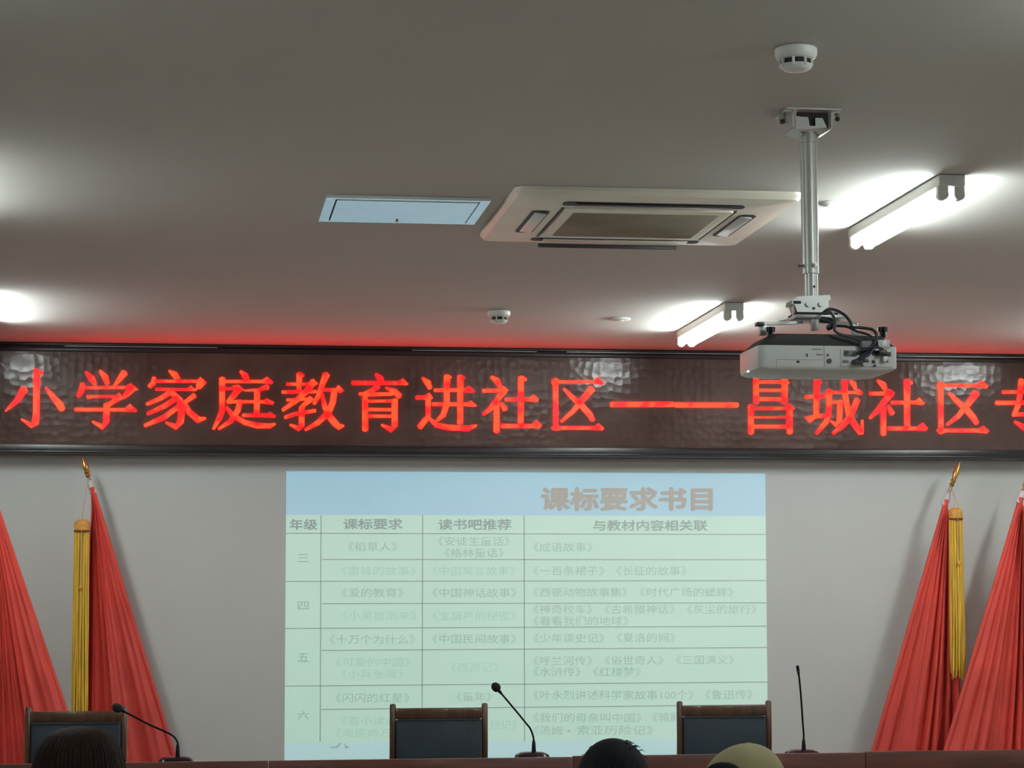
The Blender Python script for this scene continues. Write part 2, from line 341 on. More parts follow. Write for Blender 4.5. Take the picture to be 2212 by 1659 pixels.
def ribbon(bm, pts, to, off, th=.004):
    """a stroke of varying width, rounded ends, extruded off the face"""
    pts = [(x, y, w*.91) for x, y, w in pts]; n = len(pts); L = []; R = []
    for i, (x, y, w) in enumerate(pts):
        a = pts[max(i-1, 0)]; b = pts[min(i+1, n-1)]
        dx, dy = b[0]-a[0], b[1]-a[1]; d = math.hypot(dx, dy) or 1; dx /= d; dy /= d
        L.append((x - dy*w/2, y + dx*w/2)); R.append((x + dy*w/2, y - dx*w/2))
    a, b = pts[0], pts[1]; d = math.hypot(b[0]-a[0], b[1]-a[1]); ux, uy = (b[0]-a[0])/d, (b[1]-a[1])/d
    cap0 = (a[0]-ux*a[2]*.22, a[1]-uy*a[2]*.22)
    a, b = pts[-1], pts[-2]; d = math.hypot(b[0]-a[0], b[1]-a[1]); ux, uy = (b[0]-a[0])/d, (b[1]-a[1])/d
    cap1 = (a[0]-ux*a[2]*.22, a[1]-uy*a[2]*.22)
    quads = [[L[i], L[i+1], R[i+1], R[i]] for i in range(n-1)] + [[cap0, L[0], R[0]], [cap1, R[-1], L[-1]]]
    for q in quads: slab(bm, [to(*p) for p in q], off, th)
def slab(bm, P, off, th):
    f = [bm.verts.new(p + Vector((0, -off-th, 0))) for p in P]; k = [bm.verts.new(p + Vector((0, -off, 0))) for p in P]
    n = len(P); bm.faces.new(f)
    for i in range(n): bm.faces.new((f[i], k[i], k[(i+1) % n], f[(i+1) % n]))
for (ox, oy, s), strokes, tris in GL:
    to = lambda x, y: on_face(ox + x/s, oy + y/s)
    mb = MB()
    for k, st in enumerate(strokes): ribbon(mb.bm, st, to, .0005)
    for tr in tris: slab(mb.bm, [to(*p) for p in tr], .0005, .004)
    sub(mb, 'character', M_glyph, sign, False)

# ------------------------------------------------------------------ projected slide
YW = Y1
sl = thing('projected_slide', 'pale green projected table of book titles with a blue header on the wall', 'projection', tuple(on_y(1136, 1650, YW)))
def quad(pts, y0, name, m, th=.0008):
    mb = MB(); mb.prism([Vector((p.x, y0, p.z)) for p in pts], (0, th, 0)); return sub(mb, name, m, sl, False)
w = lambda x, y: on_y(x, y, YW)
def xl(y): return 618.3 - (y-1018)/622*4       # left and right edges of the picture
def xr(y): return 1652.8 + (y-1022)/500*5
def yy(xf, yl, yr): return yl + (yr-yl)*xf
def band(yl0, yr0, yl1, yr1, name, m, y0):
    return quad([w(xl(yl0), yl0), w(xr(yr0), yr0), w(xr(yr1), yr1), w(xl(yl1), yl1)], y0, name, m)
band(1112, 1115, 1604, 1596, 'table_area', M_sbody, YW-.002)
band(1018, 1023, 1112, 1115, 'header_band', M_shead, YW-.002)
band(1604, 1596, 1700, 1690, 'footer_band', M_sfoot, YW-.002)
def rule(xa, ya, xb, yb, t=2.0):
    if abs(xb-xa) > abs(yb-ya): P = [(xa, ya-t/2), (xb, yb-t/2), (xb, yb+t/2), (xa, ya+t/2)]
    else: P = [(xa-t/2, ya), (xa+t/2, ya), (xb+t/2, yb), (xb-t/2, yb)]
    quad([w(*p) for p in P], YW-.0032, 'table_rule', M_sline)
for x0, ya, yb in ((618, 1152, 1154.5), (695, 1208.5, 1209), (617, 1256, 1254), (695, 1304, 1302), (616, 1357.5, 1352.5), (694, 1405, 1398.5), (616, 1482, 1473), (694, 1532.5, 1522)):
    ym = ya if x0 < 650 else ya
    rule(x0, ym, xr(yb), yb)
for xa, xb in ((693.5, 691.5), (913, 911.5), (1132, 1133)):
    rule(xa, 1113, xb, 1602)
FONT = bpy.data.curves.new('font_probe', 'FONT'); 
def glyph_mesh(s, bold=0):
    c = bpy.data.curves.new('lettering', 'FONT'); c.body = s; c.size = 1; c.offset = bold; c.resolution_u = 2
    o = bpy.data.objects.new('lettering_source', c); COL.objects.link(o)
    dg = bpy.context.evaluated_depsgraph_get(); me = bpy.data.meshes.new_from_object(o.evaluated_get(dg))
    bpy.data.objects.remove(o); bpy.data.curves.remove(c); return me
def text(s, x0, x1, yc_, h, m, bold=0.0, name='lettering', y1=None):
    """fit a line of lettering between two pixel columns on the wall, h pixels tall, centred on row yc_"""
    me = glyph_mesh(s)
    xs = [v.co.x for v in me.vertices]; ys = [v.co.y for v in me.vertices]
    a, b, lo, hi = min(xs), max(xs), min(ys), max(ys)
    if hi-lo < .6: mid = .36; lo, hi = mid-.46, mid+.46
    for v in me.vertices:
        u = (v.co.x-a)/(b-a); t = (v.co.y-lo)/(hi-lo)
        p = w(x0 + (x1-x0)*u, (yc_ if y1 is None else yc_ + (y1-yc_)*u) + h*(.5-t)); v.co = Vector((p.x, YW-.0042, p.z))
    if bold:
        bm = bmesh.new(); bm.from_mesh(me); src = list(bm.faces)
        for k, (ox, oz) in enumerate(((-1, 0), (1, 0), (0, -1), (0, 1), (.7, .7), (-.7, -.7))):
            g = bmesh.ops.duplicate(bm, geom=src)
            bmesh.ops.translate(bm, vec=(ox*bold*.06, -.00025*(k+1), oz*bold*.05), verts=[e for e in g['geom'] if isinstance(e, bmesh.types.BMVert)])
        bm.to_mesh(me); bm.free()
    o = link(name, me, m, sl, False); o.matrix_parent_inverse = Matrix.Translation(sl.location).inverted(); return o
text('课标要求书目', 1170, 1537, 1078, 48, M_stitle, .10)
for s, a, b, y in (('年级', 626, 685, 1133), ('课标要求', 742, 869, 1132), ('读书吧推荐', 947, 1104, 1133), ('与教材内容相关联', 1281, 1527, 1135)):
    text(s, a, b, y, 23, M_shdr, .022)
for s, y, h in (('三', 1205, 17), ('四', 1308, 18), ('五', 1420, 18), ('六', 1545, 18)): text(s, 643, 667, y, h, M_stext, .01)
for s, a, b, y, k in (
    ('《稻草人》', 752, 858, 1181, 1), ('《雷锋的故事》', 738, 898, 1233, 0), ('《爱的教育》', 739, 871, 1280, 1), ('《小英雄雨来》', 739, 899, 1330, 0),
    ('《十万个为什么》', 712, 896, 1381, 1), ('《可爱的中国》', 725, 886, 1430, 0), ('《小兵张嘎》', 738, 871, 1456, 0), ('《闪闪的红星》', 725, 884, 1507, 1),
    ('《寄小读者》', 738, 872, 1557, 0), ('《海底两万里》', 725, 886, 1583, 0),
    ('《安徒生童话》', 946, 1101, 1169, 1), ('《格林童话》', 960, 1088, 1194, 1), ('《中国寓言故事》', 934, 1112, 1233, 0), ('《中国神话故事》', 934, 1115, 1280, 1),
    ('《宝葫芦的秘密》', 934, 1115, 1330, 0), ('《中国民间故事》', 934, 1115, 1380, 1), ('《西游记》', 974, 1077, 1441, 0), ('《童年》', 986, 1062, 1505, 1), ('险记》', 1060, 1116, 1566, 0),
    ('《成语故事》', 1152, 1279, 1182, 1), ('《一百条裙子》', 1152, 1305, 1233, 1), ('《长征的故事》', 1331, 1482, 1233, 1),
    ('《西顿动物故事集》', 1152, 1355, 1279, 1), ('《时代广场的蟋蟀》', 1382, 1584, 1279, 1),
    ('《神奇校车》', 1152, 1279, 1316, 1), ('《古希腊神话》', 1306, 1457, 1316, 1), ('《灰尘的旅行》', 1484, 1634, 1316, 1), ('《看看我们的地球》', 1152, 1357, 1341, 1),
    ('《少年读史记》', 1152, 1305, 1378, 1), ('《夏洛的网》', 1332, 1458, 1377, 1),
    ('《呼兰河传》', 1152, 1279, 1427, 1), ('《俗世奇人》', 1307, 1432, 1426, 1), ('《三国演义》', 1460, 1585, 1425, 1), ('《水浒传》', 1152, 1254, 1451, 1), ('《红楼梦》', 1281, 1384, 1451, 1),
    ('《叶永烈讲述科学家故事100个》', 1152, 1498, 1501, 1), ('《鲁迅传》', 1523, 1625, 1500, 1),
    ('《我们的母亲叫中国》', 1152, 1385, 1550, 1), ('《骑鹅旅行记》', 1409, 1560, 1549, 1), ('《汤姆', 1152, 1215, 1578, 1), ('索亚历险记》', 1246, 1410, 1577, 1)):
    text(s, a, b, y, 20, M_stext if k else M_sfaint)
quad([w(*p) for p in ((1226, 1577), (1232, 1577), (1232, 1581), (1226, 1581))], YW-.0042, 'lettering', M_stext)
# two brush flicks of an ornament cut off by the chair
for P in ([(712, 1612), (724, 1613), (733, 1605), (738, 1604), (730, 1615), (715, 1616)], [(744, 1605), (748, 1610), (757, 1615), (745, 1617)]):
    quad([w(*p) for p in P], YW-.0032, 'ornament', M_stext)

# ------------------------------------------------------------------ fluorescent battens
LX = (-.90, 2.34, 4.40)
LY = (10.20, 7.31, 4.42)
def make_lamp(L=1.0):
    r = thing('fluorescent_lamp', '', 'lamp')
    MB().box((0, 0, -.019), (.085, L, .036), .004).build('batten', M_white, r)
    for sx in (-1, 1):
        MB().tube([(sx*.026, -L/2+.035, -.062), (sx*.026, L/2-.035, -.062)], .0145, 8).build('tube', M_tube, r)
        for sy in (-1, 1):
            mb = MB(); mb.box((sx*.026, sy*(L/2-.022), -.050), (.034, .026, .030), .003)
            mb.tube([(sx*.026, sy*(L/2-.035), -.062), (sx*.026, sy*(L/2-.009), -.062)], .0175, 14)
            mb.build('lamp_holder', M_white, r)
    return r
lamp0 = None
names = {(0, 0): 'left edge twin tube lamp glowing near the sign', (1, 0): 'lit twin tube lamp on the ceiling close to the LED sign',
         (1, 1): 'large lit twin tube lamp on the ceiling right of the projector pole', (2, 0): 'lit twin tube lamp beyond the right edge near the sign'}
rows = ('left', 'middle', 'right'); dep = ('nearest the sign', 'second from the sign', 'third from the sign', 'fourth from the sign')
for i, x in enumerate(LX):
    for j, y in enumerate(LY):
        o = make_lamp() if lamp0 is None else copy_tree(lamp0)
        if lamp0 is None: lamp0 = o
        o.location = (x, y, CEIL)
        tag(o, names.get((i, j), 'lit twin tube lamp out of view, %s row, %s' % (rows[i], dep[j])), 'lamp', 'twin tube ceiling lamps')

# ------------------------------------------------------------------ ceiling cassette air conditioner
def rrect(cx, cy, hx, hy, r, z, n=5):
    P = []
    for sx, sy, a0 in ((1, 1, 0), (-1, 1, 90), (-1, -1, 180), (1, -1, 270)):
        for k in range(n+1):
            a = math.radians(a0 + 90*k/n); P.append(Vector((cx + sx*(hx-r) + r*math.cos(a), cy + sy*(hy-r) + r*math.sin(a), z)))
    return P
def loft(loops, cap0=True, cap1=True):
    mb = MB(); V = [[mb.bm.verts.new(p) for p in l] for l in loops]; n = len(V[0])
    for a, b in zip(V, V[1:]):
        for k in range(n): mb.bm.faces.new((a[k], a[(k+1) % n], b[(k+1) % n], b[k]))
    if cap0: mb.bm.faces.new(V[0])
    if cap1: mb.bm.faces.new(V[-1][::-1])
    return mb
ACX, ACY, ACH = 1.492, 7.615, .47
ac = thing('cassette_air_conditioner', 'square cream cassette air conditioner with dusty centre intake in the ceiling', 'air conditioner', (ACX, ACY, CEIL))
loft([rrect(0, 0, ACH, ACH, .04, -.001), rrect(0, 0, ACH, ACH, .04, -.012), rrect(0, 0, ACH-.012, ACH-.012, .034, -.026), rrect(0, 0, ACH-.06, ACH-.06, .02, -.032), rrect(0, 0, .285, .285, .01, -.034)]).build('panel', M_cream, ac)
MB().box((0, ACH-.006, -.006), (.84, .02, .008)).build('shadow_gap', M_dark, ac, False)
ga = loft([rrect(0, 0, .282, .282, .012, -.033), rrect(0, 0, .280, .280, .012, -.040), rrect(0, 0, .268, .268, .01, -.041)]); gri = ga.build('intake_frame', M_cream, ac)
loft([rrect(0, 0, .245, .225, .006, -.0412), rrect(0, 0, .243, .223, .006, -.0432)]).build('intake_filter', M_grille, gri)
for sx in (-1, 1): MB().box((sx*.288, 0, -.0355), (.005, .56, .004)).build('seam', M_dark, ac, False)
def outlet(ang, hl, open_):
    rot = Matrix.Rotation(ang, 4, 'Z')
    a = loft([rrect(0, -.348, hl, .030, .02, -.0320), rrect(0, -.348, hl, .030, .02, -.0352)]); a.bm.transform(rot); a.build('outlet_slot', M_dark, ac)
    t = Matrix.Rotation(open_, 4, 'X')
    b = MB(); b.box((0, 0, 0), (hl*1.72, .040, .005), .002); b.bm.transform(rot @ Matrix.Translation((0, -.346, -.037)) @ t); return b
outlet(0, .30, 0).build('flap', M_charcoal, ac)
outlet(math.pi/2, .21, .12).build('flap', M_flap, ac)
outlet(-math.pi/2, .21, -.12).build('flap', M_flap, ac)
b = MB(); b.box((-.02, .385, -.050), (.50, .012, .014), .003); outlet(math.pi, .30, 0).build('flap', M_cream, ac); b.build('open_flap', M_charcoal, ac)

# ------------------------------------------------------------------ access hatch
hz = thing('ceiling_hatch', 'glossy white rectangular access hatch in the ceiling beside the air conditioner', 'hatch', (.705, 7.60, CEIL))
hw, hd = .268, .225
hf = MB()
for c, d in (((0, -hd+.012, -.006), (2*hw, .024, .010)), ((0, hd-.012, -.006), (2*hw, .024, .010)), ((-hw+.016, 0, -.006), (.032, 2*hd-.048, .010)), ((hw-.016, 0, -.006), (.032, 2*hd-.048, .010))): hf.box(c, d)
hf.build('frame', M_hatch, hz, False)
MB().box((0, 0, -.002), (2*hw-.06, 2*hd-.044, .003)).build('gap', M_dark, hz, False)
dr = MB().box((0, .004, 0), (2*hw-.074, 2*hd-.062, .008)).build('door', M_hatch, hz, False, loc=(0, 0, -.009))
MB().box((-.005, hd-.060, -.006), (.008, .03, .006), .002).build('latch', M_steel, dr)

# ------------------------------------------------------------------ smoke detectors and discs
def detector(px, py, label, dia=.102):
    p = on_z(px, py, CEIL); p.y += dia/2; s = dia/.102
    r = thing('smoke_detector', label, 'smoke detector', p, 'smoke detectors')
    MB().lathe([(.047*s, -.0005), (.051*s, -.004*s), (.051*s, -.018*s), (.047*s, -.026*s), (.040*s, -.030*s)], n=40).build('base', M_white, r)
    MB().lathe([(.034*s, -.028*s), (.034*s, -.044*s)], n=24).build('sensing_chamber', M_dark, r)
    for k in range(8):
        a = 2*math.pi*(k+.45)/8; ca, sa = math.cos(a), math.sin(a)
        MB().box((.0375*s*ca, .0375*s*sa, -.038*s), (.006*s, .007*s, .022*s), .001, rot=None).build('rib', M_white, r)
    MB().lathe([(.040*s, -.043*s), (.037*s, -.050*s), (.028*s, -.056*s), (.012*s, -.058*s)], n=32).build('cap', M_white, r)
    return r
detector(1731, 92, 'large round white smoke detector above the projector pole')
detector(1081, 668, 'small round white smoke detector between the air conditioner and the sign')
def disc(px, py, dia, label):
    p = on_z(px, py, CEIL)
    r = thing('ceiling_disc', label, 'ceiling disc', p, 'flat ceiling discs')
    MB().lathe([(dia/2, -.0005), (dia/2, -.004), (dia/2-.006, -.008), (dia*.2, -.010)], n=32).build('cover', M_white, r)
    MB().lathe([(dia*.16, -.0095), (dia*.14, -.0125)], n=20).build('centre_cap', M_white, r)
disc(1789, 438, .068, 'small flat white disc on the ceiling just behind the projector pole')
disc(1340, 688, .095, 'thin flat white disc on the ceiling left of the smaller lamp')

# ------------------------------------------------------------------ projector mount
YP = 6.02
pb = on_y(1746, 300, YP); PX = pb.x
zof = lambda y, Y=YP: on_y(1750, y, Y).z
mt = thing('projector_mount', 'grey metal ceiling pole and bracket carrying the projector', 'projector mount', (PX, YP, CEIL))
MB().box((0, 0, -.003), (.150, .130, .005)).build('ceiling_plate', M_metal, mt, False)
for sx in (-1, 1):
    br = MB()
    br.prism([(sx*.052, -.045, -.005), (sx*.052, .045, -.005), (sx*.052, .045, -.050), (sx*.052, -.045, -.050)], (sx*.003, 0, 0))
    br.prism([(sx*.052, -.045, -.050), (sx*.052, .045, -.050), (sx*.024, .030, -.066), (sx*.024, -.030, -.066)], (0, 0, -.003))
    br.box((sx*.064, 0, -.0065), (.026, .09, .003))
    br.build('bracket', M_metal, mt, False)
fr_ = MB(); fr_.prism([(-.030, -.046, -.022), (-.012, -.046, -.022), (-.008, -.046, -.046), (.008, -.046, -.046), (.008, -.046, -.024), (.028, -.046, -.024), (.040, -.046, -.050), (-.046, -.046, -.058), (-.046, -.046, -.020)], (0, .003, 0)); fr_.build('front_plate', M_metal, mt, False)
MB().box((.004, -.030, -.027), (.085, .012, .040)).build('hollow', M_dark, mt, False)
for x, y, z in ((-.076, -.02, -.024), (.074, -.03, -.016), (-.062, .04, -.012), (.060, .035, -.012)):
    bo = MB(); bo.tube([(x, y, -.006), (x, y, z-.004)], .0045, 10); bo.tube([(x, y, -.008), (x, y, -.014)], .009, 6); b1 = bo.build('bolt', M_steel, mt)
    MB().ell((x, y, z-.006), (.007, .007, .007), 10, 8).build('nut', M_dsteel, b1)
z1 = zof(592)-CEIL
MB().tube([(0, 0, -.055), (0, 0, z1)], .0228, 24).build('outer_pole', M_metal, mt)
MB().tube([(0, 0, -.06), (0, 0, -.085)], .027, 24).build('pole_socket', M_metal, mt)
z2 = zof(642)-CEIL
MB().tube([(.001, 0, z1+.02), (.001, 0, z2-.01)], .0188, 24).build('inner_pole', M_metal, mt)
sc_ = MB(); zc1 = zof(575)-CEIL
sc_.tube([(-.034, 0, zc1), (-.018, 0, zc1)], .003, 8); sc_.tube([(-.036, 0, zc1), (-.031, 0, zc1)], .0065, 8)
sc_.tube([(.006, -.020, zc1), (.006, -.034, zc1)], .0035, 8); sc_.tube([(.006, -.026, zc1), (.006, -.030, zc1)], .0065, 6)
sc_.build('clamp_screw', M_steel, mt)
MB().tube([(.004, -.0175, zof(621)-CEIL), (.004, -.0192, zof(621)-CEIL)], .0035, 10).build('pin_hole', M_dark, mt)
# tilt joint box
zj0, zj1 = zof(680)-CEIL, zof(637)-CEIL
def jp(px, py): q = on_y(px, py, YP-.032); return Vector((q.x-PX, -.032, q.z-CEIL))
jb = MB(); jb.prism([jp(*p) for p in ((1725, 640), (1793, 637), (1795, 646), (1790, 650), (1790, 679), (1724, 679), (1717, 658), (1710, 657), (1712, 648))], (0, .064, 0)); jb.build('tilt_joint', M_metal, mt, False)
for px, py in ((1745, 657), (1773, 657)):
    q = jp(px, py); b1 = MB(); b1.tube([q, q+Vector((0, -.006, 0))], .007, 12); b1.build('joint_bolt', M_metal, mt)
q = jp(1758, 666); MB().tube([q+Vector((0, .001, 0)), q+Vector((0, -.002, 0))], .004, 10).build('joint_screw', M_dsteel, mt)
q = jp(1722, 653); MB().box(q+Vector((0, -.001, 0)), (.020, .003, .007), rot=None).build('joint_slot', M_dark, mt, False)
q = jp(1717, 672); MB().tube([q+Vector((0, .01, .014)), q+Vector((0, .01, -.014))], .005, 10).build('side_screw', M_steel, mt)
# plate and arms under the joint
zp = zof(686)-CEIL
MB().box((.004, 0, zp+.006), (.115, .09, .006), .002).build('joint_gap_plate', M_dark, mt)
MB().box((.010, 0, zp-.004), (.140, .12, .010), .003).build('carrier_plate', M_metal, mt)
def arm(px0, py0, px1, py1, yo0, yo1, wd=.026, name='arm'):
    a = on_y(px0, py0, YP+yo0); b_ = on_y(px1, py1, YP+yo1)
    a = Vector((a.x-PX, yo0, a.z-CEIL)); b_ = Vector((b_.x-PX, yo1, b_.z-CEIL))
    d = (b_-a); n = Vector((-d.y, d.x, 0)).normalized()*wd/2; t = Vector((0, 0, .007))
    m_ = MB(); m_.prism([a+n, a-n, b_-n, b_+n], t); m_.build(name, M_metal, mt, False); return a, b_
a, _ = arm(1636, 703, 1728, 700, -.07, -.015)
MB().box(a+Vector((.006, 0, .003)), (.020, .030, .010), .002).build('arm_end', M_charcoal, mt)
arm(1690, 694, 1730, 684, .10, .02)
arm(1816, 688, 1775, 684, .09, .01)
a2, _ = arm(1853, 704, 1770, 698, -.05, -.01)
for q, zl in ((on_y(1648, 712, YP-.06), 0), (on_y(1759, 702, YP-.05), 0), (on_y(1845, 712, YP-.05), 0)):
    lg = MB(); lg.box((q.x-PX, q.y-YP, q.z-CEIL), (.020, .020, .030), .002); lg.build('arm_foot', M_metal, mt)
# ------------------------------------------------------------------ projector
YR = 5.87; DEP = .228
pj = thing('projector', 'white ceiling projector with black top hanging below the metal pole', 'projector', (PX, YP, zof(800, YR)))
def rp(px, py, Y=YR): q = on_y(px, py, Y); return Vector((q.x, Y, q.z))
A = rp(1640, 796); B = rp(1941, 796); T = rp(1640, 745)
px0, px1 = A.x, B.x; pzb, pzt = A.z, T.z; pxm = (px0+px1)/2; phx = (px1-px0)/2; pym = YR+DEP/2
def L_(hx, hy, r, z, cy=0, cx=0): return rrect(pxm+cx, pym+cy, hx, hy, r, z, 5)
body = loft([L_(phx-.05, DEP/2-.045, .03, pzb-.008), L_(phx-.012, DEP/2-.006, .022, pzb-.001), L_(phx-.002, DEP/2-.001, .020, pzb+.004), L_(phx, DEP/2, .020, pzb+.010), L_(phx, DEP/2, .020, pzt)])
pbody = sub(body, 'body', M_projw, pj)
lidz = rp(1700, 719).z
lid = loft([L_(phx, DEP/2, .020, pzt), L_(phx-.004, DEP/2-.002, .020, pzt+.003), L_(phx-.035, DEP/2-.010, .020, lidz-.004), L_(phx-.045, DEP/2-.018, .018, lidz)])
sub(lid, 'top_cover', M_charcoal, pj)
for px, py, Y in ((1664, 712, YR+.055), (1907, 712, YR+.05)):
    q = on_y(px, py, Y); f = MB(); f.tube([(q.x, Y, lidz-.004), (q.x, Y, q.z+.006)], .0085, 14); f.tube([(q.x, Y, q.z-.006), (q.x, Y, q.z+.006)], .0135, 16)
    sub(f, 'foot', M_black, pj)
# lens on the far side, facing the wall
ln = MB(); ln.tube([(pxm-.09, YR+DEP-.004, (pzb+pzt)/2), (pxm-.09, YR+DEP+.022, (pzb+pzt)/2)], [.036, .033], 28); lo = sub(ln, 'lens_ring', M_black, pj)
# rear face details
def rb(x0, y0, x1, y1, m, name, dep=.003, parent=None):
    a, b_ = rp(x0, y0), rp(x1, y1)
    o = MB().box(((a.x+b_.x)/2, YR-dep/2+.0006, (a.z+b_.z)/2), (abs(b_.x-a.x), dep, abs(a.z-b_.z)), min(.0012, dep/3)); return sub(o, name, m, pj)
rb(1677, 776.4, 1780, 777.2, M_grey, 'cover_seam', .0016); rb(1677, 776.4, 1677.8, 793, M_grey, 'cover_seam', .0016)
rb(1780, 747, 1780.6, 793, M_grey, 'cover_seam', .0016)
rb(1742, 764, 1744.5, 770.5, M_dark, 'lock_slot'); rb(1721, 779, 1726.5, 784, M_dark, 'screw_recess')
rb(1753, 753.5, 1776, 755.5, M_grey, 'vent', .0016); rb(1763, 765, 1778, 767.5, M_grey, 'vent', .0016)
def rc(px, py, r, m, name, dep=.004):
    q = rp(px, py); o = MB(); o.tube([q+Vector((0, .001, 0)), q+Vector((0, -dep, 0))], r*q.y/5000, 16); return sub(o, name, m, pj)
rc(1791, 780, 5.6, M_charcoal, 'infrared_window', .003); rc(1788, 767, 2.5, M_charcoal, 'audio_port', .002)
rb(1815, 752, 1926, 793, M_projw, 'port_panel', .0025)
for x0, y0, x1, y1 in ((1822, 757, 1850, 770), (1856, 758, 1878, 770), (1884, 757, 1902, 768), (1905, 760, 1924, 770), (1819, 778, 1832, 784), (1838, 779, 1858, 787), (1862, 776, 1876, 783), (1883, 778, 1890, 785)):
    rb(x0, y0, x1, y1, M_grey if x1 < 1860 else M_charcoal, 'port', .005)
for px, py, r in ((1828, 762, 4), (1845, 764, 4.5), (1884, 759, 4.5), (1857, 762, 4), (1889, 790, 2.5), (1862, 790, 2.5)): rc(px, py, r, M_charcoal, 'jack', .008)
rb(1904, 771, 1913, 782, M_white, 'network_plug', .018); rb(1914, 776, 1918, 783, M_dark, 'socket', .004)
rb(1896, 734, 1922, 752, M_projw, 'corner_panel', .004); rc(1909, 742, 6, M_steel, 'carry_loop', .004)
_d = ray(1616, 802.5); _t = (px0-EYE.x)/_d.x; sub(MB().ell(EYE+_d*_t, (.003, .004, .003), 10, 8), 'status_lamp', mat('blue_led', (.5, .6, .9, 1), .4, emit=(.55, .75, 1, 1), estr=3.0), pj)
# plugs and cables
def cable(pts, r, name='cable', m=M_cable, parent=pj):
    P = [on_y(px, py, YR+dy) for px, py, dy in pts]
    # Catmull-Rom smoothing
    Q = []
    for i in range(len(P)-1):
        p0, p1, p2, p3 = P[max(i-1, 0)], P[i], P[i+1], P[min(i+2, len(P)-1)]
        for k in range(6):
            t = k/6; Q.append(.5*((2*p1) + (p2-p0)*t + (2*p0-5*p1+4*p2-p3)*t*t + (3*p1-p0-3*p2+p3)*t**3))
    Q.append(P[-1]); return sub(MB().tube(Q, r, 10), name, m, pj)
cable([(1778, 676, .08), (1790, 668, .05), (1808, 671, .02), (1826, 682, -.005), (1838, 697, -.01), (1841, 706, -.01), (1860, 708, -.012), (1884, 712, -.02), (1893, 722, -.03), (1892, 735, -.03), (1886, 745, -.03), (1875, 760, -.02), (1862, 770, -.018), (1848, 780, -.01)], .0042)
cable([(1780, 678, .06), (1793, 675, .03), (1801, 685, .0), (1804, 700, -.01), (1803, 713, -.01), (1815, 722, -.012), (1840, 728, -.014), (1862, 736, -.018), (1880, 746, -.02), (1900, 752, -.022), (1912, 762, -.01)], .0038)
cable([(1806, 704, .03), (1830, 706, .01), (1852, 716, -.01), (1878, 724, -.02), (1888, 740, -.025), (1880, 752, -.02), (1862, 757, -.018), (1852, 763, -.01)], .0035)
cable([(1858, 775, -.03), (1875, 768, -.03), (1890, 752, -.028), (1905, 754, -.02), (1917, 764, -.008)], .0035)
cable([(1775, 690, .04), (1795, 694, .02), (1800, 702, .015), (1790, 708, .04)], .008)
for x0, y0, x1, y1 in ((1855, 738, 1880, 754), (1840, 777, 1860, 789), (1893, 757, 1912, 768)):
    a, b_ = rp(x0, y0), rp(x1, y1)
    sub(MB().box(((a.x+b_.x)/2, YR-.012, (a.z+b_.z)/2), (abs(b_.x-a.x), .024, abs(a.z-b_.z)), .004), 'cable_plug', M_grey if x0 == 1855 else M_charcoal, pj)

